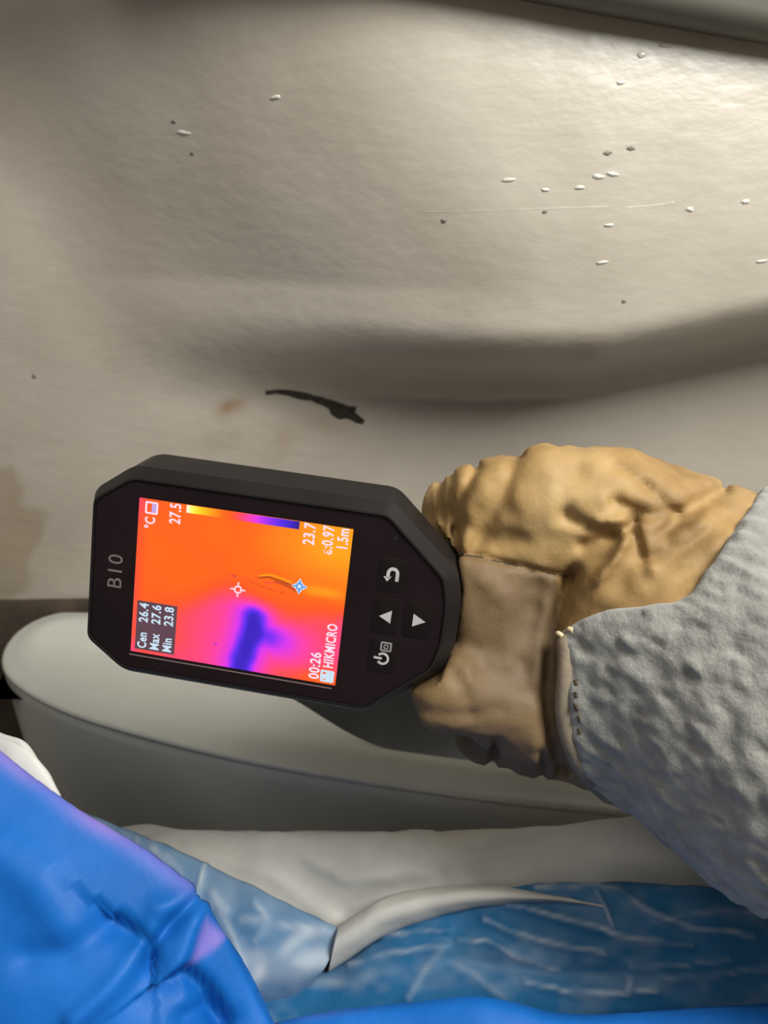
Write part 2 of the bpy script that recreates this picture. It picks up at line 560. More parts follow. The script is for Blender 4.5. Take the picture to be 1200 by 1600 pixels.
def sym(half):
    return [(x, y) for x, y in half][::1] + [(x, -y) for x, y in half][::-1]
# half outlines listed from the far left to the right on the upper side; order is clockwise, reversed to ccw
outer = sym([(-49, 24), (-36.5, 33.3), (43, 33.3), (64, 15.5), (66.5, 7)])[::-1]
frontc = sym([(-46.8, 22.2), (-35.0, 30.4), (42.2, 30.4), (60.8, 14.2), (62.8, 6)])[::-1]
frin = sym([(-46.2, 21.8), (-34.7, 29.8), (42.0, 29.8), (60.2, 13.9), (62.1, 5.8)])[::-1]
wide = sym([(-49.5, 25), (-37, 35.0), (42, 35.0), (63, 17), (66, 8)])[::-1]
backc = sym([(-44, 20), (-33, 30.0), (39, 30.0), (58, 13), (60, 5)])[::-1]
def lz(o2, w, r=2.2):
    q = rounded(o2, r)
    return np.c_[q, np.full(len(q), w)] * mm
v_, f_ = loft([lz(backc, -27), lz(wide, -21.5, 3), lz(wide, -19, 3), lz(outer, -6, 3), lz(outer, -4.2, 3), lz(frontc, 0.55), lz(frin, 0.65), lz(frin, -0.4)], True, True)
mesh_obj('housing', v_, f_, M_rubber, dev, 0.35)
v_, f_ = loft([lz(sym([(-46.0, 21.6), (-34.6, 29.6), (41.9, 29.6), (60.0, 13.8), (61.9, 5.7)])[::-1], -0.5), lz(sym([(-46.0, 21.6), (-34.6, 29.6), (41.9, 29.6), (60.0, 13.8), (61.9, 5.7)])[::-1], -0.05)], True, True)
mesh_obj('front_panel', v_, f_, M_panel, dev, 0.5)
# grip that the fist closes on
def grip_ring(a, hb, w0, w1):
    ang = np.linspace(0, 2 * math.pi, 20, endpoint=False)
    c, s = np.cos(ang), np.sin(ang)
    yy = hb * np.sign(c) * np.abs(c) ** 0.6
    zz = (w0 + w1) / 2 + (w1 - w0) / 2 * np.sign(s) * np.abs(s) ** 0.6
    return np.c_[np.full(20, a), yy, zz] * mm
v_, f_ = loft([grip_ring(44, 17, -44, -14), grip_ring(62, 15, -46, -15), grip_ring(75, 14, -48, -20), grip_ring(100, 14, -52, -25), grip_ring(128, 15, -56, -28), grip_ring(131, 12, -54, -31)])
mesh_obj('grip', v_, f_, M_grip, dev, 0.9)

# thermal picture on the screen
na, nbq = 200, 150
aa = np.linspace(-32.6, 32.6, na); bb = np.linspace(-24.45, 24.45, nbq)
Bq, Aq = np.meshgrid(bb, aa, indexing='ij')
def g(ca, cb, ra, rb, ang=0):
    c, s = math.cos(ang), math.sin(ang)
    da, db = Aq - ca, Bq - cb
    return np.exp(-((da * c + db * s) / ra) ** 2 - ((-da * s + db * c) / rb) ** 2)
T = 0.655 + 0.13 * smooth(-5, 30, Aq) * smooth(-2, 18, Bq) + 0.012 * NZ(Aq * 0.12, Bq * 0.12, 0.5)
T += 0.085 * np.exp(-((Bq - 4.2 + 0.02 * (Aq - 20)) / 1.7) ** 2) * smooth(17, 23, Aq) * smooth(36, 27, Aq)
pink = smooth(3, -11, Bq + 0.10 * np.abs(Aq - 2) - 6.0 * g(-3, -2, 9, 30)) * smooth(34, 16, Aq) * smooth(-40, -5, Aq)
T -= 0.15 * pink
T -= 0.10 * smooth(12, 30, Aq) * smooth(4, -6, Bq) * smooth(-30, -14, Bq)
T -= 0.07 * smooth(-28.5, -32.6, Aq) + 0.05 * smooth(-20, -32, Aq) * smooth(14, 24, Bq) + 0.05 * smooth(-18, -24, Bq) * smooth(-8, -30, Aq)
T -= 0.05 * smooth(29, 32.6, Aq) * smooth(2, -6, Bq)
T += 0.07 * g(22, -24, 14, 3.5)
dc = poly_dist(Aq, Bq, [(5.6, -7.0), (5.2, -12.0), (4.2, -17.0), (3.0, -22.0), (2.5, -27.0)])
halo = np.maximum(np.exp(-(dc / 6.8) ** 2), 0.8 * g(12.5, -13, 6.5, 5.5))
core = smooth(5.0, 0.8, dc + 0.5 * NZ(Aq * 0.3, Bq * 0.3, 8.0))
core = np.clip(core + 0.65 * g(9.4, -12.2, 4.0, 3.4), 0, 1)
T -= 0.20 * halo * smooth(4, -6, Bq) + 0.22 * core
# the crack shows as a fine relief
for pts, amp, wd in (([(5, 5.5), (9, 6.2), (13, 5.6), (17, 4.6)], -0.05, 0.22), ([(6, 6.1), (9.5, 6.9), (13, 6.3), (16, 5.6)], 0.13, 0.26), ([(8, 4.2), (12, 4.8), (17, 3.6)], -0.10, 0.22), ([(3, 4.4), (6, 3.2), (11, 2.4), (14, 2.2)], -0.05, 0.3), ([(2.5, 5), (5, 7.6), (10, 8.6), (14, 7.6)], -0.02, 0.3), ([(-2.5, 4.8), (-1, 4.6)], -0.1, 0.2), ([(-6, -17.5), (-5, -17.6)], -0.12, 0.2)):
    T += amp * np.exp(-(poly_dist(Aq, Bq, pts) / wd) ** 2)
stops = np.array([0.0, 0.08, 0.18, 0.28, 0.38, 0.47, 0.54, 0.61, 0.67, 0.76, 0.86, 0.95, 1.0])
cols = np.array([(22, 10, 110), (52, 20, 190), (88, 36, 235), (150, 40, 245), (225, 50, 235), (255, 62, 160), (255, 72, 90), (255, 88, 20), (255, 104, 0), (255, 150, 0), (255, 200, 10), (255, 250, 90), (255, 255, 245)], float)
def pal(t):
    t = np.clip(t, 0, 1)
    return np.stack([np.interp(t, stops, cols[:, k]) for k in range(3)], -1)
rgb = s2l(pal(T))
for pts, amp, wd in (([(6, 5.5), (9, 6.2), (13, 5.5), (17, 4.4)], 0.75, 0.24), ([(11, 5.2), (14, 4.6), (17.5, 3.2)], 0.6, 0.25), ([(3, 4.2), (6, 3.0), (11, 2.2)], 0.15, 0.3), ([(13, 2.0), (14, 1.9)], 0.3, 0.2), ([(-2.4, 5.0), (-1.2, 4.8)], 0.45, 0.2), ([(-6.2, -17.4), (-5.4, -17.5)], 0.5, 0.2)):
    rgb = rgb * (1 - amp * np.exp(-(poly_dist(Aq, Bq, pts) / wd) ** 2))[..., None]
rgb = rgb.reshape(-1, 3)
rgba = np.c_[rgb, np.ones(len(rgb))]
M_screen, nt, b = mat_base('lcd_screen')
b.inputs['Base Color'].default_value = (0.01, 0.01, 0.01, 1)
b.inputs['Roughness'].default_value = 0.25
at_ = attr(nt, 'picture')
nt.links.new(at_.outputs['Color'], b.inputs['Emission Color'])
b.inputs['Emission Strength'].default_value = 1.0
def glow(name, rgb8, st=1.0):
    m, nt, b = mat_base(name)
    n = noise_tex(nt, 900, 2)
    c = s2l(rgb8)
    r = ramp(nt, n.outputs['Fac'], [(0.3, c * 0.92), (0.7, np.minimum(c * 1.03, 1))])
    b.inputs['Base Color'].default_value = (0.01, 0.01, 0.01, 1)
    nt.links.new(r.outputs['Color'], b.inputs['Emission Color'])
    b.inputs['Emission Strength'].default_value = st
    return m
M_gwhite = glow('screen_white', (255, 225, 245))
M_gbox = glow('screen_box', (92, 62, 74))
M_gcyan = glow('screen_pale_blue', (205, 228, 245))
M_gblue = glow('screen_blue', (40, 130, 225))
M_gpink = glow('screen_lilac', (190, 170, 235))
scr = mesh_obj('screen', np.stack([Aq, Bq, np.full_like(Aq, 0.06)], -1).reshape(-1, 3) * mm, grid_faces(nbq, na), M_screen, dev, 9, {'picture': rgba})
scr['label'] = 'glowing screen showing an orange thermal picture with a purple cold patch'
# thin strip coloured as the reflection along the lower edge of the glass
v_, f_ = box(-33.0 * mm, 31.6 * mm, -25.75 * mm, -25.45 * mm, -0.1 * mm, 0.12 * mm)
M_glint = simple('edge_glint', (0.20, 0.13, 0.13), 0.15, 0.1, 100, spec=0.8)
mesh_obj('screen_glint', v_, f_, M_glint, dev)

def slab(pts, w0, w1):
    """flat polygon in the (a,b) plane in mm given a small thickness"""
    p = np.asarray(pts, float)
    area = 0.5 * np.sum(p[:, 0] * np.roll(p[:, 1], -1) - np.roll(p[:, 0], -1) * p[:, 1])
    if area < 0: p = p[::-1]
    return loft([np.c_[p, np.full(len(p), w0)] * mm, np.c_[p, np.full(len(p), w1)] * mm])

def rrect(ca, cb, ha, hb, r):
    return rounded([(ca - ha, cb - hb), (ca + ha, cb - hb), (ca + ha, cb + hb), (ca - ha, cb + hb)], r, 5) if r else np.array([(ca - ha, cb - hb), (ca + ha, cb - hb), (ca + ha, cb + hb), (ca - ha, cb + hb)])

def frame_ring(ca, cb, ha, hb, r, t, w0, w1):
    o_ = rrect(ca, cb, ha, hb, r); i_ = rrect(ca, cb, ha - t, hb - t, max(r - t, 0.2))
    n = len(o_)
    R = [np.c_[o_, np.full(n, w0)], np.c_[o_, np.full(n, w1)], np.c_[i_, np.full(n, w1)], np.c_[i_, np.full(n, w0)]]
    v, f = loft([q * mm for q in R], False, False)
    return v, f

def text_part(name, body, ca, cb, size, mat, parent, w=0.12, align='CENTER', bold=0.0, stretch=1.0, spacing=1.08):
    """text that reads along +b with its top towards -a; (ca, cb) is the anchor in mm"""
    cu = bpy.data.curves.new(name, 'FONT')
    cu.body = body; cu.size = size; cu.align_x = align; cu.align_y = 'CENTER'
    cu.extrude = 0.03; cu.offset = bold; cu.space_character = spacing
    cu.resolution_u = 4
    t = bpy.data.objects.new('tmp', cu)
    col.objects.link(t)
    dg = bpy.context.evaluated_depsgraph_get()
    me = bpy.data.meshes.new_from_object(t.evaluated_get(dg))
    col.objects.unlink(t); bpy.data.objects.remove(t); bpy.data.curves.remove(cu)
    me.name = name
    me.transform(Matrix.Diagonal((stretch, 1, 1, 1)))
    me.transform(Matrix(((0, -1, 0, ca), (1, 0, 0, cb), (0, 0, 1, w), (0, 0, 0, 1))))
    me.transform(Matrix.Scale(mm, 4))
    me.materials.clear(); me.materials.append(mat)
    o = bpy.data.objects.new(name, me)
    col.objects.link(o); o.parent = parent
    return o

text_part('model_lettering', 'B10', -38.8, 0.3, 6.6, M_logo, dev, 0.02, spacing=1.12)
# palette bar along the upper edge
nbar = 60
ba = np.linspace(-17.8, 16.6, nbar)
bv = np.array([(x, y, 0.14) for y in (22.0, 24.35) for x in ba]) * mm
bt = np.tile(np.linspace(1.0, 0.02, nbar), 2)
bc = s2l(pal(bt)); bc = np.c_[bc, np.ones(len(bc))]
mesh_obj('palette_bar', bv, grid_faces(2, nbar), M_screen, scr, None, {'picture': bc})
text_part('unit_text', '°C', -28.7, 17.2, 4.3, M_gwhite, scr, bold=0.10, stretch=0.75)
mesh_obj('battery_icon', *join([frame_ring(-28.6, 21.8, 2.0, 1.9, 0.6, 0.55, 0.08, 0.14)]), M_gwhite, scr)
mesh_obj('battery_level', *slab(rrect(-27.9, 21.8, 0.65, 1.2, 0), 0.08, 0.13), M_gpink, scr)
text_part('maximum_text', '27.5', -21.0, 24.35, 4.8, M_gwhite, scr, align='RIGHT', bold=0.10, stretch=0.72)
text_part('minimum_text', '23.7', 20.0, 24.35, 4.8, M_gwhite, scr, align='RIGHT', bold=0.10, stretch=0.74)
text_part('emissivity_text', 'ε:0.97', 25.6, 24.35, 4.6, M_gwhite, scr, align='RIGHT', bold=0.10, stretch=0.70)
text_part('distance_text', '1.5m', 30.0, 24.35, 4.5, M_gwhite, scr, align='RIGHT', bold=0.10, stretch=0.70)
text_part('clock_text', '00:26', 25.9, -23.4, 4.5, M_gwhite, scr, align='LEFT', bold=0.09, stretch=0.80)
text_part('maker_text', 'HIKMICRO', 29.9, -19.2, 4.2, M_gwhite, scr, align='LEFT', bold=0.10, stretch=0.66)
mesh_obj('maker_icon', *join([frame_ring(29.8, -21.9, 2.1, 1.9, 0.5, 0.7, 0.08, 0.14), slab(rrect(30.6, -21.9, 1.2, 1.4, 0.3), 0.08, 0.13), slab([(28.3, -23.0), (29.6, -22.6), (29.3, -21.2), (28.4, -21.4)], 0.08, 0.13)]), M_gcyan, scr)
box_o = mesh_obj('readout_box', *slab([(-31.3, -7.6), (-18.5, -7.6), (-18.5, -23.4), (-31.3, -23.4)], 0.08, 0.10), M_gbox, scr)
for k, (nm, val) in enumerate((('Cen', '26.4'), ('Max', '27.6'), ('Min', '23.8'))):
    ca = -28.9 + 4.05 * k
    text_part('readout_name', nm, ca, -22.9, 4.0, M_gcyan, scr, 0.15, 'LEFT', 0.10, 0.74)
    text_part('readout_value', val, ca, -8.2, 4.0, M_gcyan, scr, 0.15, 'RIGHT', 0.10, 0.84)
def crosshair(name, ca, cb, mat, s=1.0, fill=None):
    parts = [frame_ring(ca, cb, 1.15 * s, 1.15 * s, 0.9 * s, 0.42 * s, 0.08, 0.15)]
    for da, db in ((1, 0), (-1, 0), (0, 1), (0, -1)):
        ca2, cb2 = ca + da * 1.65 * s, cb + db * 1.65 * s
        parts.append(slab(rrect(ca2, cb2, (0.65 if da else 0.22) * s, (0.65 if db else 0.22) * s, 0), 0.08, 0.15))
    return mesh_obj(name, *join(parts), mat, scr)
crosshair('centre_marker', -0.1, 0.8, M_gwhite)
star = []
for k in range(8):
    r = 2.5 if k % 2 == 0 else 1.35
    star.append((18.5 + r * math.cos(k * math.pi / 4), 4.8 + r * math.sin(k * math.pi / 4)))
mesh_obj('hot_marker_outline', *slab(star, 0.07, 0.11), M_gcyan, scr)
crosshair('hot_marker', 18.5, 4.8, M_gblue, 0.85)

# buttons with their symbols
def button(ca, cb, ha, hb, r, name='button'):
    o1 = rrect(ca, cb, ha, hb, r); o2 = rrect(ca, cb, ha - 0.35, hb - 0.35, r)
    n = len(o1)
    v, f = loft([np.c_[o1, np.full(n, -0.3)] * mm, np.c_[o1, np.full(n, 0.05)] * mm, np.c_[o2, np.full(n, 0.16)] * mm])
    return mesh_obj(name, v, f, M_button, dev, 0.4)
B1 = button(45.6, 12.6, 4.4, 5.2, 1.5)
B2 = button(45.0, -0.2, 4.0, 5.6, 1.5)
B3 = button(54.6, 0.1, 4.2, 5.6, 1.5)
B4 = button(45.8, -12.4, 4.4, 5.4, 1.5)
mesh_obj('up_arrow', *slab([(43.2, -0.3), (46.8, 1.9), (46.7, -2.1)], 0.16, 0.28), M_symbol, B2)
mesh_obj('down_arrow', *slab([(56.9, 0.0), (53.2, 2.0), (53.2, -1.9)], 0.16, 0.28), M_symbol, B3)
# return symbol: a hook with an arrow head, opening towards -b
def strip(path, hw, w0=0.16, w1=0.28):
    p = np.asarray(path, float)
    t = np.gradient(p, axis=0); t /= np.linalg.norm(t, axis=1)[:, None]
    nrm = np.c_[-t[:, 1], t[:, 0]] * hw
    L, R = p + nrm, p - nrm
    n = len(p)
    v = np.concatenate([np.c_[L, np.full(n, w0)], np.c_[R, np.full(n, w0)], np.c_[L, np.full(n, w1)], np.c_[R, np.full(n, w1)]]) * mm
    f = []
    for i in range(n - 1):
        f += [(2*n+i, 2*n+i+1, 3*n+i+1, 3*n+i), (i, n+i, n+i+1, i+1), (i, i+1, 2*n+i+1, 2*n+i), (n+i, 3*n+i, 3*n+i+1, n+i+1)]
    f += [(0, 2*n, 3*n, n), (n-1, 2*n-1, 4*n-1, 3*n-1)]
    return v, f
th = np.linspace(math.pi, 0, 13)
hook = [(44.0, 11.2)] + [(45.7 + 1.7 * math.cos(t), 13.2 + 1.7 * math.sin(t)) for t in th] + [(47.4, 10.4)]
def about(vf, ca, cb, k):
    v, f = vf
    c = np.array([ca, cb, 0.0]) * mm
    q = (np.asarray(v) - c) * np.array([k, k, 1.0]) + c
    return q, f
mesh_obj('return_symbol', *about(join([strip(hook, 0.62), slab([(42.4, 11.7), (45.3, 11.9), (43.9, 9.9)], 0.16, 0.28)]), 45.4, 12.8, 0.80), M_symbol, B1)
th = np.linspace(math.radians(180 + 38), math.radians(180 + 322), 24)
arc = [(45.9 + 1.9 * math.cos(t), -13.4 + 1.9 * math.sin(t)) for t in th]
mesh_obj('power_symbol', *about(join([strip(arc, 0.40), strip([(42.7, -13.3), (44.0, -13.35), (45.6, -13.4)], 0.40)]), 45.5, -13.0, 0.85), M_symbol, B4)
M_symdim = simple('symbol_dim', (0.22, 0.22, 0.22), 0.5, 0.2, 400)
mesh_obj('capture_symbol', *join([frame_ring(46.4, -9.5, 1.7, 1.5, 0.6, 0.5, 0.16, 0.28), frame_ring(46.4, -9.5, 0.75, 0.7, 0.5, 0.35, 0.16, 0.28)]), M_symdim, B4)
ang = np.linspace(0, 2 * math.pi, 14, endpoint=False)
mesh_obj('microphone_hole', *slab(np.c_[45.0 + 0.55 * np.cos(ang), 23.6 + 0.55 * np.sin(ang)], -0.1, 0.02), simple('hole_black', (0.001, 0.001, 0.001), 0.9), dev)

# ------------------------------------------------------------------ gloved hand
def C3(px, py, d):
    return unproj(px, py, d)

PR = []    # round cones (a, b, ra, rb, blend)
def cone(p, q, ra, rb, k=0.006):
    PR.append((C3(*p), C3(*q), ra, rb, k))
# thumb along the top
cone((1130, 880, 0.232), (960, 800, 0.232), 0.024, 0.0195, 0.012)
cone((960, 800, 0.232), (850, 782, 0.232), 0.0190, 0.0170, 0.008)
cone((850, 782, 0.232), (765, 790, 0.237), 0.0155, 0.0135, 0.006)
cone((765, 790, 0.237), (712, 800, 0.250), 0.0135, 0.0115, 0.006)
# web and palm behind the thumb seam
cone((752, 905, 0.243), (815, 1060, 0.243), 0.0200, 0.0215, 0.010)
cone((770, 905, 0.245), (900, 870, 0.246), 0.0190, 0.0230, 0.010)
cone((830, 1060, 0.247), (980, 1010, 0.243), 0.0225, 0.0280, 0.012)
# index, middle, ring, little: proximal segment then curl away round the grip
cone((860, 1105, 0.240), (708, 1082, 0.2275), 0.0160, 0.0118, 0.007)
cone((708, 1082, 0.2275), (690, 1010, 0.268), 0.0115, 0.0100, 0.004)
cone((690, 1010, 0.268), (750, 930, 0.283), 0.0100, 0.0090, 0.003)
cone((880, 1125, 0.255), (768, 1140, 0.256), 0.0160, 0.0122, 0.005)
cone((768, 1140, 0.256), (745, 1050, 0.285), 0.0118, 0.0100, 0.003)
cone((745, 1050, 0.285), (790, 960, 0.297), 0.0100, 0.0090, 0.003)
cone((920, 1135, 0.270), (838, 1158, 0.272), 0.0160, 0.0120, 0.005)
cone((838, 1158, 0.272), (815, 1080, 0.300), 0.0115, 0.0095, 0.003)
cone((815, 1080, 0.300), (850, 1000, 0.312), 0.0095, 0.0085, 0.003)
cone((960, 1140, 0.285), (905, 1165, 0.288), 0.0150, 0.0110, 0.005)
cone((905, 1165, 0.288), (880, 1090, 0.312), 0.0105, 0.0090, 0.003)
# back of the hand, wrist and the flaring cuff
cone((900, 1105, 0.247), (1060, 1010, 0.238), 0.0225, 0.0400, 0.014)
cone((960, 1120, 0.262), (1080, 1060, 0.246), 0.0240, 0.0400, 0.014)
cone((1060, 1000, 0.238), (1260, 1105, 0.222), 0.0420, 0.0520, 0.016)
cone((1260, 1105, 0.222), (1860, 1390, 0.185), 0.0520, 0.0540, 0.016)

CREASE = [   # polyline in photo pixels, depth in m (positive cuts in), width px
    ([(910, 850), (953, 842), (978, 829), (990, 816)], 0.0036, 11),
    ([(992, 815), (997, 844), (1004, 868)], 0.0024, 11),
    ([(885, 806), (929, 829), (962, 842)], 0.0022, 11),
    ([(962, 784), (992, 798), (1020, 806), (1052, 800)], 0.0022, 10),
    ([(1012, 760), (1036, 786), (1058, 801)], 0.0014, 10),
    ([(1040, 828), (1079, 790), (1130, 768)], 0.0030, 13),
    ([(893, 899), (878, 931), (870, 969), (864, 1000), (860, 1047), (856, 1095), (866, 1160), (880, 1200)], 0.0042, 14),
    ([(706, 864), (765, 873), (823, 887), (893, 902)], 0.0016, 5),
    ([(766, 1205), (772, 1180), (776, 1160)], 0.0030, 7),
    ([(846, 1215), (850, 1194), (846, 1176)], 0.0024, 7),
    ([(826, 921), (818, 998), (830, 1075)], 0.0014, 24),
    ([(745, 730), (716, 790), (712, 863)], 0.0022, 9),
    ([(690, 745), (686, 780), (694, 815)], 0.0015, 6),
    ([(706, 742), (702, 790), (708, 830)], 0.0012, 6),
    ([(812, 716), (782, 781), (741, 858)], 0.0024, 15),
    ([(640, 1105), (700, 1118), (780, 1108)], 0.0010, 12),
    ([(700, 1040), (725, 1075), (735, 1115)], 0.0010, 12),
    ([(900, 735), (880, 775), (885, 815)], 0.0012, 16),
    ([(960, 725), (1000, 750), (1010, 762)], 0.0010, 8),
    ([(1003, 880), (1040, 862), (1090, 800)], 0.0010, 10),
    ([(925, 905), (945, 880), (965, 862)], 0.0016, 10),
]
RIDGE = [
    ([(975, 840), (962, 872), (930, 905)], 0.0034, 12),
    ([(1003, 830), (1010, 862), (1018, 890)], 0.0014, 10),
    ([(935, 815), (970, 812), (1000, 822)], 0.0016, 8),
]
def dev_local(p):
    q = p - O_
    return q @ a_, q @ b_, q @ n_
def sd_convex(x, y, poly):
    p = np.asarray(poly, float) * mm
    best = np.full(x.shape, -1e9)
    for i in range(len(p)):
        e = p[(i + 1) % len(p)] - p[i]
        nrm = np.array([e[1], -e[0]]) / np.hypot(*e)
        best = np.maximum(best, (x - p[i, 0]) * nrm[0] + (y - p[i, 1]) * nrm[1])
    return best
def hand_sdf(p, detail=True):
    p = np.asarray(p)
    out = None
    for A0, B0, ra, rb, k in PR:
        ba_ = B0 - A0
        L = ba_ @ ba_
        pa = p - A0
        t = np.clip(pa @ ba_ / L, 0, 1)
        d = np.sqrt(((pa - t[..., None] * ba_) ** 2).sum(-1)) - (ra + (rb - ra) * t)
        if out is None: out = d
        else:
            h = np.clip(0.5 + 0.5 * (out - d) / k, 0, 1)
            out = out + (d - out) * h - k * h * (1 - h)
    return out
def hand_detail(p):
    """wrinkles and soft lumps, in metres, added to the distance near the surface"""
    u = 600 + FPX * p[..., 0] / p[..., 2]
    v = 800 - FPX * p[..., 1] / p[..., 2]
    frontm = smooth(0.285, 0.262, p[..., 2])
    w = np.zeros(u.shape)
    for pts, amp, wd in CREASE:
        w += amp * np.exp(-(poly_dist(u, v, pts) / wd) ** 2)
    for pts, amp, wd in RIDGE:
        w -= amp * np.exp(-(poly_dist(u, v, pts) / wd) ** 2)
    s = 1000.0
    w = w * frontm
    w += 0.0013 * NZ(p[..., 0] * 85, p[..., 1] * 85, p[..., 2] * 85) + 0.0006 * NZ2(p[..., 0] * 240, p[..., 1] * 240, p[..., 2] * 240)
    # small puckers beside the cuff
    puck = np.exp(-((u - 1085) / 65) ** 2 - ((v - 835) / 50) ** 2)
    w += 0.0012 * puck * np.sin((u * 0.55 + v * 0.85) / 6.5) * (0.6 + 0.6 * NZ(u * 0.05, v * 0.05, 0.0))
    return w
def carve(p, d):
    x, y, z = dev_local(p)
    body = np.maximum(sd_convex(x, y, wide), np.maximum(z - 0.0007, -0.0275 - z))
    gx = np.clip(x, 0.040, 0.131)
    zc = -0.029 - (gx - 0.044) * 0.16
    grip = np.maximum(np.maximum(np.abs(y) - 0.0155, np.abs(z - zc) - 0.0155), np.maximum(0.040 - x, x - 0.132))
    obs = np.minimum(body, grip) - 0.0006
    return np.maximum(d, -obs)
FAB = [(866, 1004), (878, 985), (905, 968), (950, 952), (1000, 948), (1050, 944), (1078, 930), (1105, 890), (1140, 838), (1190, 768), (1215, 725), (1300, 600), (1600, 300), (4000, 300), (4000, 3500), (1400, 3500), (1000, 1500), (945, 1262), (915, 1215), (898, 1175), (884, 1120), (884, 1060), (882, 1020)]
def fab_region(p):
    u = 600 + FPX * p[..., 0] / p[..., 2]
    v = 800 - FPX * p[..., 1] / p[..., 2]
    d = poly_dist(u, v, FAB + [FAB[0]])
    d = np.where(inside_poly(u, v, FAB), -d, d)
    return d * p[..., 2] / FPX
def fab_detail(p):
    # slanted brushed tufts and broad folds of the cotton
    x, y, z = p[..., 0], p[..., 1], p[..., 2]
    s, t = x * 0.8 - y * 0.6, x * 0.6 + y * 0.8
    w = 0.0010 * NZ(s * 110, t * 360, z * 200) + 0.0007 * NZ2(s * 260, t * 520, z * 330)
    w += 0.0010 * NZ(s * 30 + 5, t * 55, z * 30)
    return w
def sd_leather(p): return carve(p, hand_sdf(p) + hand_detail(p))
def sd_fabric(p):
    d = hand_sdf(p) - 0.0030 + fab_detail(p)
    r = fab_region(p) + 0.0006 * NZ(p[..., 0] * 200, p[..., 1] * 200, 0.0)
    k = 0.0035
    h = np.clip(0.5 - 0.5 * (r - d) / k, 0, 1)
    return r + (d - r) * h + k * h * (1 - h)

def surface_nets(val, org, h):
    ins = val < 0
    nx, ny, nz = val.shape
    cnt = np.zeros((nx - 1, ny - 1, nz - 1), np.int8)
    for i in (0, 1):
        for j in (0, 1):
            for k in (0, 1):
                cnt += ins[i:nx - 1 + i, j:ny - 1 + j, k:nz - 1 + k]
    act = (cnt > 0) & (cnt < 8)
    idx = np.full(act.shape, -1, np.int64)
    ci = np.argwhere(act)
    idx[act] = np.arange(len(ci))
    acc = np.zeros((len(ci), 3)); num = np.zeros(len(ci))
    for ax in range(3):
        o1, o2 = [q for q in range(3) if q != ax]
        for i in (0, 1):
            for j in (0, 1):
                s = np.zeros(3, int); s[o1] = i; s[o2] = j
                e = s.copy(); e[ax] = 1
                va = val[tuple((ci + s).T)]; vb = val[tuple((ci + e).T)]
                m = (va < 0) != (vb < 0)
                t = np.where(m, va / np.where(m, va - vb, 1), 0)
                q = np.tile(s.astype(float), (len(ci), 1)); q[:, ax] = t
                acc[m] += q[m]; num[m] += 1
    verts = org + h * (ci + acc / num[:, None])
    faces = []
    for ax in range(3):
        o1, o2 = (ax + 1) % 3, (ax + 2) % 3
        sl_a = [slice(None)] * 3; sl_b = [slice(None)] * 3
        sl_a[ax] = slice(0, -1); sl_b[ax] = slice(1, None)
        A0, B0 = ins[tuple(sl_a)], ins[tuple(sl_b)]
        e = np.argwhere(A0 != B0)
        e = e[(e[:, o1] > 0) & (e[:, o2] > 0) & (e[:, o1] < val.shape[o1] - 1) & (e[:, o2] < val.shape[o2] - 1)]
        sgn = A0[tuple(e.T)]
        d1 = np.zeros(3, int); d1[o1] = 1
        d2 = np.zeros(3, int); d2[o2] = 1
        q = np.stack([idx[tuple((e - d1 - d2).T)], idx[tuple((e - d2).T)], idx[tuple(e.T)], idx[tuple((e - d1).T)]], -1)
        q[~sgn] = q[~sgn][:, ::-1]
        faces.append(q)
    return verts, np.concatenate(faces)

def project(verts, fn, it=3, e=2e-4):
    for _ in range(it):
        d = fn(verts)
        gr = np.stack([fn(verts + np.eye(3)[k] * e) - fn(verts - np.eye(3)[k] * e) for k in range(3)], -1) / (2 * e)
        g2 = (gr ** 2).sum(-1)
        step = np.clip(d / np.maximum(g2, 0.3), -0.0008, 0.0008)
        verts = verts - step[:, None] * gr
    return verts

H = 0.0013
org = np.array([-0.002, -0.160, 0.118])
n3 = (np.array([0.262, 0.050, 0.335]) - org) / H
n3 = n3.astype(int)
gx, gy, gz = (org[k] + H * np.arange(n3[k]) for k in range(3))
base_v = np.empty(n3, np.float32); fab_v = np.empty(n3, np.float32); lea_v = np.empty(n3, np.float32)
for i in range(n3[0]):
    q = np.stack(np.broadcast_arrays(gx[i], gy[:, None], gz[None, :]), -1)
    d = hand_sdf(q)
    near = np.abs(d) < 0.012
    lv = d.copy(); fv = d.copy() + 0.0
    if near.any():
        pn = q[near]
        lv[near] = carve(pn, d[near] + hand_detail(pn))
        dn = d[near] - 0.0030 + fab_detail(pn)
    far_in = d <= -0.012
    if far_in.any():
        lv[far_in] = carve(q[far_in], d[far_in])
    m = d < 0.012
    fv = np.full(d.shape, 0.02)
    if m.any():
        fv[m] = sd_fabric(q[m])
    lea_v[i] = lv; fab_v[i] = fv
glove = tag(empty('work_glove', Matrix.Translation(W(C3(1000, 1000, 0.24)).tolist())), 'tan leather and grey cotton work glove worn on the hand gripping the thermal camera', 'glove')
goff = W(C3(1000, 1000, 0.24))
vv, ff = surface_nets(lea_v, org, H)
vv = project(vv, sd_leather, 2)
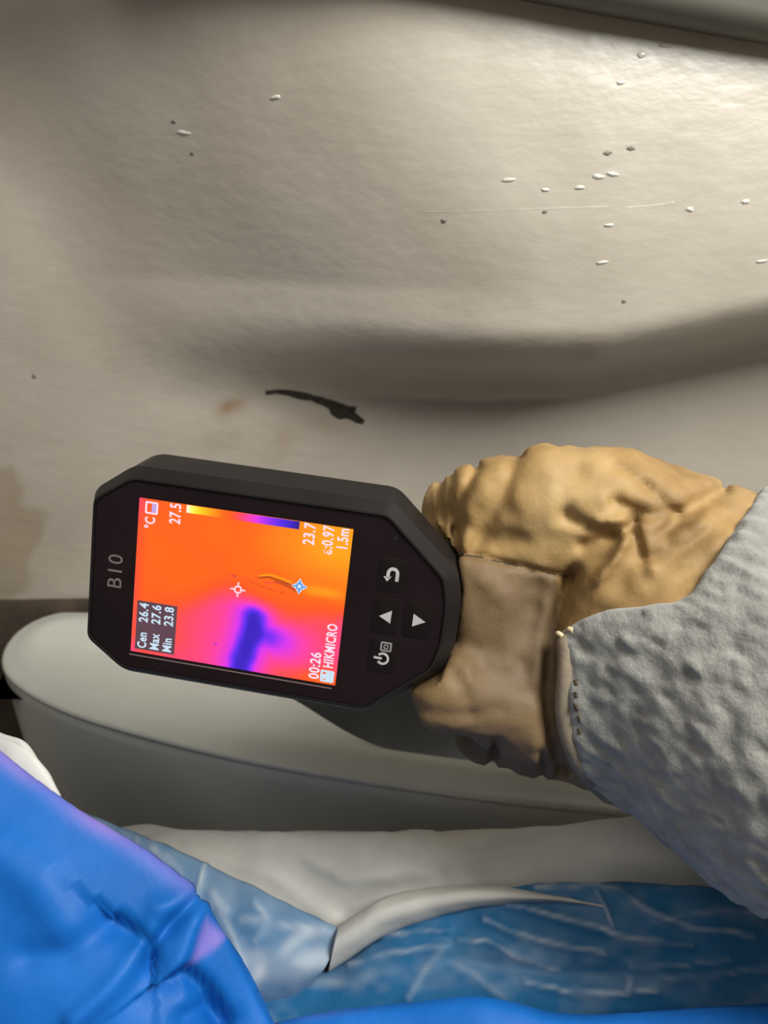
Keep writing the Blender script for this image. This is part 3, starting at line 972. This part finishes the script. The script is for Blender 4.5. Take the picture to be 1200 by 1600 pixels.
# the palm and finger piece below the thumb seam is darker: partly its hide, mostly shade put into the colour
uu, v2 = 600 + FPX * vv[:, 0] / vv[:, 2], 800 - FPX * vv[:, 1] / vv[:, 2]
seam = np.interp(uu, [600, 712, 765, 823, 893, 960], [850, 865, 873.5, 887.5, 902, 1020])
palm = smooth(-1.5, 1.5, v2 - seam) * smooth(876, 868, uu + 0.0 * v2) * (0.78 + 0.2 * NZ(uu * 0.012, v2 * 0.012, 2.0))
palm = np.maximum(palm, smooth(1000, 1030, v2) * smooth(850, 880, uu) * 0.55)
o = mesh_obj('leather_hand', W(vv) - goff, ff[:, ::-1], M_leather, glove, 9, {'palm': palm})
o['label'] = 'tan leather fingers, thumb and palm with wrinkles'
vv, ff = surface_nets(fab_v, org, H)
vv = project(vv, sd_fabric, 2)
o = mesh_obj('fabric_back', W(vv) - goff, ff[:, ::-1], M_cotton, glove, 9)
o['label'] = 'brushed grey cotton back and cuff'

def march(px, py, fn, lift=0.0):
    out = []
    for x, y in zip(np.atleast_1d(px), np.atleast_1d(py)):
        ds = np.linspace(0.16, 0.31, 400)
        pts = C3(np.full(400, x), np.full(400, y), ds)
        s = fn(pts)
        k = np.argmax(s < lift) if (s < lift).any() else 200
        out.append(pts[k])
    return np.array(out)
def surf_path(pts, n, fn=sd_leather, lift=0.0003):
    c = catmull(pts, n)
    p = march(c[:, 0], c[:, 1], fn, lift)
    for _ in range(2):
        p[1:-1] = 0.5 * p[1:-1] + 0.25 * (p[2:] + p[:-2])
    return W(p) - goff
pp = surf_path([(884, 992), (886, 1040), (881, 1100), (888, 1150), (905, 1192), (930, 1225), (962, 1252)], 26, hand_sdf, 0.001)
mesh_obj('piping', *tube(pp, np.r_[0.0014, np.full(24, 0.0027), 0.0014], 10), M_piping, glove, 9)
pp = surf_path([(716, 866), (765, 874), (823, 888), (888, 901)], 40, sd_leather, 0.0002)
mesh_obj('thumb_seam', *tube(pp, 0.00042, 6), M_stitch, glove, 9)
for pts in ([(868, 988), (875, 990), (881, 997), (883, 1010)], [(886, 982), (893, 984), (899, 992)]):
    mesh_obj('thread', *tube(surf_path(pts, 8, hand_sdf, 0.0018), np.r_[0.0003, np.full(6, 0.0008), 0.0003], 7), M_thread, glove, 9)
for y0 in range(1062, 1140, 19):
    x0 = 899 + (5 if y0 > 1110 else 0)
    mesh_obj('stitch', *tube(surf_path([(x0, y0), (x0 + 1, y0 + 4), (x0 + 2, y0 + 9)], 5, sd_fabric, 0.0002), 0.0005, 6), M_stitch, glove, 9)

# ------------------------------------------------------------------ plastic sheets
def sheet(name, rows, nr, nc, mat, parent=None, creases=(), lump=0.0012, lump_s=30, attrs=None, thick=0.0003, seed=0.0, off=None):
    """rows: polylines of (px, py, depth) or world points given as ('w', x, y, z); lofted to a smooth sheet"""
    R = []
    for r in rows:
        pts = np.array([p[1:] if p[0] == 'w' else P(*p) for p in r], float)
        R.append(catmull(pts, nc))
    R = np.array(R)                       # k, nc, 3
    G = np.stack([catmull(R[:, j], nr) for j in range(nc)], 1)
    u, v = px_of(G)
    du = np.gradient(G, axis=1); dv = np.gradient(G, axis=0)
    nrm = np.cross(du, dv)
    nrm /= np.linalg.norm(nrm, axis=-1)[..., None] + 1e-12
    tocam = CAM - G
    s = np.sign((nrm * tocam).sum(-1)); nrm *= np.where(s == 0, 1, s)[..., None]
    h = lump * (NZ(G[..., 0] * lump_s + seed, G[..., 1] * lump_s, G[..., 2] * lump_s) + 0.5 * NZ2(G[..., 0] * lump_s * 2.3, G[..., 1] * lump_s * 2.3 + seed, G[..., 2] * lump_s * 2.3))
    # faceted crumples: folded noise gives sharp ridges
    cr = np.abs(NZ2(G[..., 0] * lump_s * 0.9 + seed, G[..., 1] * lump_s * 0.9, G[..., 2] * lump_s * 0.9 + 3))
    h += lump * 1.2 * (0.3 - cr)
    for c in creases:
        pts, amp, wd = c[:3]
        d = poly_dist(u, v, pts)
        if len(c) > 3:                    # one-sided step: (nx, ny) points to the low side
            p_ = catmull(pts, 40)
            best = np.full(u.shape, 1e9); sg = np.zeros(u.shape)
            for i in range(39):
                e = p_[i + 1] - p_[i]
                t = np.clip(((u - p_[i, 0]) * e[0] + (v - p_[i, 1]) * e[1]) / (e @ e), 0, 1)
                dx, dy = u - p_[i, 0] - t * e[0], v - p_[i, 1] - t * e[1]
                dd = np.hypot(dx, dy)
                sgn = np.sign(e[0] * dy - e[1] * dx)
                sg = np.where(dd < best, sgn * dd, sg); best = np.minimum(best, dd)
            m = p_[20]; e = p_[21] - p_[19]
            if e[0] * c[4] - e[1] * c[3] < 0: sg = -sg
            h += amp * np.exp(-best / wd) * smooth(-0.34 * wd, 0.34 * wd, sg)
        else:
            h += amp * np.exp(-(d / wd) ** 2)
    G = G + nrm * h[..., None]
    at = attrs(u, v, G) if attrs else None
    vv = G.reshape(-1, 3)
    if off is not None: vv = vv - off
    o = mesh_obj(name, vv, grid_faces(nr, nc), mat, parent, 9, {k: x.ravel() for k, x in at.items()} if at else None)
    md = o.modifiers.new('thickness', 'SOLIDIFY'); md.thickness = thick; md.offset = 0
    return o

# white sheet lying against the front of the tub
sheet_w = sheet('white_plastic_sheet', [
    [(-260, 1345, 0.372), (60, 1330, 0.372), (200, 1318, 0.366), (450, 1318, 0.341), (700, 1322, 0.319), (1000, 1300, 0.292), (1300, 1290, 0.276)],
    [(-260, 1318, 0.366), (60, 1302, 0.366), (200, 1296, 0.360), (450, 1300, 0.335), (600, 1300, 0.322), (700, 1303, 0.314), (850, 1293, 0.300), (1000, 1275, 0.288), (1300, 1262, 0.272)],
    [(-260, 1345, 0.350), (60, 1330, 0.350), (200, 1322, 0.348), (450, 1330, 0.324), (600, 1332, 0.312), (700, 1332, 0.305), (850, 1326, 0.294), (1000, 1310, 0.284), (1300, 1300, 0.268)],
    [(-260, 1420, 0.332), (60, 1400, 0.332), (200, 1390, 0.331), (450, 1400, 0.314), (700, 1392, 0.298), (1000, 1372, 0.281), (1300, 1360, 0.268)],
    [(-260, 1520, 0.320), (60, 1500, 0.320), (200, 1490, 0.320), (450, 1490, 0.309), (700, 1470, 0.298), (1000, 1450, 0.288), (1300, 1440, 0.278)],
    [(-260, 1640, 0.322), (60, 1620, 0.322), (450, 1600, 0.318), (700, 1570, 0.312), (1000, 1540, 0.306), (1300, 1530, 0.300)],
    [('w', -0.26, 0.12, 0.0), ('w', -0.05, 0.13, 0.0), ('w', 0.15, 0.13, 0.0), ('w', 0.26, 0.13, 0.0)],
], 110, 200, M_white, None, creases=[([(300, 1330), (420, 1365), (520, 1440)], 0.0012, 14), ([(480, 1340), (540, 1375), (600, 1368)], 0.0014, 12), ([(640, 1330), (690, 1360), (800, 1350)], -0.0016, 16), ([(900, 1330), (1000, 1345), (1100, 1335)], 0.0012, 16), ([(540, 1430), (600, 1395), (690, 1375)], -0.0022, 16)], lump=0.0016, lump_s=34)
tag(sheet_w, 'crumpled white plastic sheet along the front of the grey tub', 'plastic sheet')

def film_attr(lines, base=0.22):
    def fn(u, v, G):
        m = base + 0.10 * NZ(u * 0.012, v * 0.03, 1.0) + 0.07 * NZ2(u * 0.05, v * 0.07, 2.0)
        for pts, amp, wd in lines:
            wob = 5 * NZ(u * 0.03, v * 0.03, 5.0)
            m = m + amp * np.exp(-((poly_dist(u, v + wob, pts)) / (0.75 * wd)) ** 2) * (0.65 + 0.5 * NZ2(u * 0.04, v * 0.04, 9.0))
        return {'milk': np.clip(m, 0, 1)}
    return fn
FL = [([(786, 1409), (873, 1435), (967, 1459), (1083, 1479)], 0.55, 4.5), ([(838, 1388), (920, 1378), (967, 1394), (1025, 1427), (1083, 1450), (1177, 1462)], 0.6, 5),
      ([(757, 1438), (803, 1456), (850, 1470), (943, 1488)], 0.45, 5), ([(716, 1467), (762, 1470), (815, 1497), (873, 1514)], 0.45, 4.5),
      ([(821, 1532), (879, 1546), (943, 1552), (1025, 1546)], 0.5, 4), ([(984, 1508), (1054, 1511), (1142, 1502)], 0.4, 4),
      ([(932, 1392), (943, 1415), (955, 1444)], 0.45, 3.5), ([(600, 1462), (650, 1455), (700, 1453)], 0.4, 5), ([(547, 1508), (617, 1488), (692, 1479)], 0.4, 6),
      ([(640, 1560), (665, 1520), (690, 1485)], 0.35, 8), ([(980, 1545), (985, 1530)], 0.4, 6), ([(700, 1500), (740, 1520), (790, 1560)], 0.2, 8), ([(1020, 1440), (1090, 1425), (1180, 1420)], 0.3, 5),
      ([(440, 1545), (520, 1535), (600, 1520)], 0.25, 12), ([(1030, 1530), (1120, 1525), (1200, 1515)], 0.3, 4)]
film = sheet('milky_blue_sheet', [
    [(380, 1575, 0.300), (470, 1550, 0.299), (520, 1536, 0.297), (600, 1482, 0.293), (700, 1440, 0.288), (800, 1412, 0.283), (880, 1402, 0.279), (1000, 1405, 0.275), (1100, 1408, 0.272), (1260, 1420, 0.268)],
    [(380, 1555, 0.297), (470, 1527, 0.296), (520, 1513, 0.294), (600, 1459, 0.290), (700, 1416, 0.285), (800, 1388, 0.280), (880, 1379, 0.276), (1000, 1382, 0.272), (1100, 1386, 0.269), (1260, 1398, 0.265)],
    [(380, 1570, 0.290), (470, 1545, 0.289), (520, 1530, 0.288), (600, 1482, 0.284), (700, 1445, 0.279), (800, 1420, 0.275), (880, 1412, 0.271), (1000, 1412, 0.267), (1100, 1415, 0.264), (1260, 1425, 0.260)],
    [(380, 1620, 0.280), (520, 1585, 0.278), (700, 1520, 0.271), (880, 1490, 0.264), (1100, 1490, 0.257), (1260, 1500, 0.254)],
    [(380, 1690, 0.274), (520, 1660, 0.272), (700, 1615, 0.265), (880, 1600, 0.258), (1100, 1600, 0.252), (1260, 1610, 0.249)],
    [(380, 1800, 0.280), (700, 1760, 0.275), (1100, 1740, 0.265), (1260, 1750, 0.262)],
    [('w', -0.05, 0.10, 0.0), ('w', 0.05, 0.09, 0.0), ('w', 0.14, 0.085, 0.0)],
], 150, 240, M_film, None, creases=[(p, 0.0011 * min(1, a * 2), w * 1.4) for p, a, w in FL] + [([(700, 1500), (820, 1515), (960, 1525)], -0.0014, 14)], lump=0.0011, lump_s=45, attrs=film_attr(FL, 0.03), seed=3.0)
tag(film, 'translucent blue plastic sheet with milky wrinkles below the white sheet', 'plastic sheet')
# white rolled hem along the film's upper edge
U = catmull([(527, 1449), (560, 1428), (600, 1407), (680, 1389), (760, 1386), (860, 1398), (945, 1414)], 60)
L = catmull([(513, 1517), (550, 1492), (600, 1461), (700, 1426), (800, 1409), (860, 1409), (905, 1413), (945, 1420)], 60)
dep = np.interp(np.linspace(0, 1, 60), [0, 1], [0.290, 0.2675])
rows_h = []
for t, dz in ((-0.08, 0.012), (0.0, 0.004), (0.25, -0.0022), (0.55, -0.0035), (0.85, -0.0015), (1.0, 0.0008), (1.05, 0.004)):
    q = U * (1 - t) + L * t
    tp = np.clip((1 - np.linspace(0, 1, 60)) * 5, 0.15, 1)
    rows_h.append([(q[i, 0], q[i, 1], dep[i] + dz * tp[i]) for i in range(60)])
hem = sheet('rolled_hem', rows_h, 30, 160, M_white, film, lump=0.0004, lump_s=60)
hem['label'] = 'white rolled edge of the sheet'

# milky strip of the same film slanting out from under the blue bag
FS = [([(320, 1355), (312, 1385), (303, 1412)], 0.7, 4.5), ([(335, 1400), (345, 1412), (352, 1422)], 0.8, 10), ([(215, 1310), (212, 1330), (216, 1345)], 0.5, 5), ([(240, 1330), (265, 1355)], 0.35, 7), ([(262, 1340), (285, 1365)], 0.3, 6), ([(400, 1410), (420, 1440), (400, 1470)], 0.35, 7), ([(380, 1440), (440, 1445), (500, 1455)], 0.3, 9),
      ([(395, 1530), (420, 1500), (470, 1470), (520, 1450)], 0.5, 16), ([(400, 1500), (440, 1520), (500, 1500)], 0.6, 22), ([(345, 1425), (365, 1460), (385, 1510)], 0.5, 6)]
strip_o = sheet('milky_blue_strip', [
    [(90, 1262, 0.338), (140, 1284, 0.334), (230, 1322, 0.326), (330, 1368, 0.317), (430, 1415, 0.308), (500, 1452, 0.302), (545, 1466, 0.302)],
    [(90, 1250, 0.332), (133, 1272, 0.328), (230, 1311, 0.320), (330, 1357, 0.311), (430, 1404, 0.302), (500, 1438, 0.296), (530, 1452, 0.296)],
    [(80, 1275, 0.326), (130, 1300, 0.322), (220, 1340, 0.314), (320, 1390, 0.305), (410, 1430, 0.297), (480, 1470, 0.292), (522, 1480, 0.291)],
    [(60, 1330, 0.318), (110, 1360, 0.314), (200, 1400, 0.306), (300, 1445, 0.298), (390, 1480, 0.291), (460, 1512, 0.287), (508, 1512, 0.287)],
    [(50, 1400, 0.314), (100, 1430, 0.310), (190, 1470, 0.302), (280, 1515, 0.295), (370, 1545, 0.289), (430, 1556, 0.287), (490, 1535, 0.288)],
    [(50, 1520, 0.316), (190, 1570, 0.306), (370, 1640, 0.296), (490, 1620, 0.294)],
    [('w', -0.14, 0.14, 0.0), ('w', -0.08, 0.12, 0.0), ('w', -0.03, 0.10, 0.0)],
], 110, 140, M_film, None, creases=[(p, 0.0012 * min(1, a), w * 1.3) for p, a, w in FS], lump=0.0010, lump_s=50, attrs=film_attr(FS, 0.15), seed=7.0)
tag(strip_o, 'narrow slanting strip of milky blue film beside the bright blue bag', 'plastic film')

# bright blue bag in the foreground
EDGE = [(-160, 1060), (-60, 1130), (0, 1174), (60, 1222), (120, 1264), (180, 1300), (250, 1349), (300, 1390), (325, 1425), (352, 1462), (372, 1495), (398, 1545), (428, 1605), (480, 1700)]
ED = [0.262, 0.257, 0.254, 0.252, 0.250, 0.249, 0.247, 0.246, 0.245, 0.2445, 0.244, 0.243, 0.241, 0.238]
def erow(dx, dy, dd):
    return [(x + dx, y + dy, d + dd) for (x, y), d in zip(EDGE, ED)]
def bag_attr(u, v, G):
    e = [(-160, 1060), (-60, 1130), (0, 1174), (60, 1222), (120, 1264), (180, 1300), (250, 1349), (290, 1382)]
    m = 0.9 * np.exp(-(poly_dist(u, v, e) / 17) ** 2) * (0.75 + 0.4 * NZ(u * 0.02, v * 0.02, 3.0))
    tri = [(318, 1437), (352, 1462), (338, 1480), (308, 1498), (296, 1508)]
    d = poly_dist(u, v, tri + [tri[0]]); d = np.where(inside_poly(u, v, tri), -d, d)
    m = np.maximum(m, 0.85 * smooth(9, -7, d))
    return {'lilac': np.clip(m, 0, 1)}
BC = [([(185, 1432), (215, 1452), (238, 1470), (240, 1500)], -0.010, 42, -0.55, 0.84), ([(268, 1525), (290, 1512), (320, 1530), (345, 1560), (365, 1600)], -0.012, 40, -0.6, 0.8),
      ([(305, 1405), (270, 1440), (240, 1480), (238, 1505)], -0.004, 12), ([(300, 1440), (285, 1480), (272, 1515)], 0.004, 18), ([(120, 1590), (170, 1545), (210, 1500), (230, 1470)], 0.004, 20),
      ([(0, 1330), (60, 1380), (110, 1450)], 0.0035, 40), ([(40, 1500), (100, 1490), (160, 1450)], -0.003, 26), ([(250, 1420), (300, 1410)], 0.003, 20), ([(290, 1600), (330, 1585), (360, 1600)], -0.004, 20)]
bag = sheet('blue_plastic_bag', [
    [('w', -0.20, 0.24, 0.0), ('w', -0.16, 0.22, 0.0), ('w', -0.11, 0.19, 0.0), ('w', -0.06, 0.15, 0.0), ('w', -0.015, 0.10, 0.0)],
    erow(-30, 70, 0.034),
    erow(-10, 24, 0.012),
    erow(0, 0, 0.0),
    erow(-30, 38, -0.006),
    erow(-85, 105, -0.014),
    erow(-175, 205, -0.021),
    erow(-290, 330, -0.026),
    erow(-420, 480, -0.028),
    [('w', -0.26, 0.02, 0.10), ('w', -0.20, 0.0, 0.11), ('w', -0.13, -0.01, 0.11), ('w', -0.08, -0.01, 0.10), ('w', -0.04, 0.0, 0.08)],
    [('w', -0.26, 0.0, 0.0), ('w', -0.20, -0.02, 0.0), ('w', -0.13, -0.03, 0.0), ('w', -0.08, -0.03, 0.0), ('w', -0.04, -0.02, 0.0)],
], 300, 280, M_blue, None, creases=BC, lump=0.0008, lump_s=24, attrs=bag_attr, seed=11.0)
tag(bag, 'bright blue crumpled plastic bag with a lilac edge in the near corner', 'plastic bag')
# pale lining that peeps out behind the bag's edge
lin = sheet('white_lining', [
    [(-120, 1120, 0.275), (-50, 1140, 0.272), (0, 1160, 0.270), (38, 1174, 0.268), (70, 1212, 0.267), (96, 1254, 0.265)],
    [(-120, 1105, 0.271), (-50, 1128, 0.268), (0, 1149, 0.266), (36, 1164, 0.264), (72, 1206, 0.263), (94, 1243, 0.261)],
    [(-150, 1130, 0.268), (-75, 1160, 0.265), (-20, 1185, 0.263), (20, 1200, 0.261), (58, 1235, 0.260), (86, 1262, 0.259)],
    [(-190, 1200, 0.270), (-110, 1230, 0.268), (-50, 1255, 0.266), (0, 1280, 0.264), (60, 1310, 0.263), (90, 1330, 0.262)],
], 40, 60, M_white, bag, lump=0.0010, lump_s=70)
lin['label'] = 'pale lining showing behind the edge'

# blue fold along the bottom of the frame, nearer than the milky sheet
tp = [(395, 1612), (440, 1596), (480, 1586), (560, 1577), (640, 1569), (700, 1560), (750, 1556), (800, 1566), (850, 1582), (910, 1588), (1000, 1581), (1100, 1575), (1260, 1570)]
tdp = np.linspace(0.246, 0.228, len(tp))
def trow(dy, dd): return [(x, y + dy, d + dd) for (x, y), d in zip(tp, tdp)]
fold = sheet('blue_plastic_fold', [trow(45, 0.012), trow(14, 0.004), trow(0, 0.0), trow(22, -0.004), trow(80, -0.010), trow(190, -0.014),
    [('w', -0.03, 0.03, 0.09), ('w', 0.05, 0.02, 0.09), ('w', 0.13, 0.02, 0.09)], [('w', -0.03, 0.02, 0.0), ('w', 0.05, 0.01, 0.0), ('w', 0.13, 0.01, 0.0)]],
    90, 150, M_blue, None, lump=0.0010, lump_s=36, attrs=lambda u, v, G: {'lilac': 0.25 * np.exp(-(v - 1580) ** 2 / 80) * smooth(620, 430, u)}, seed=5.0)
tag(fold, 'bright blue plastic fold along the bottom in front of the milky sheet', 'plastic sheet')
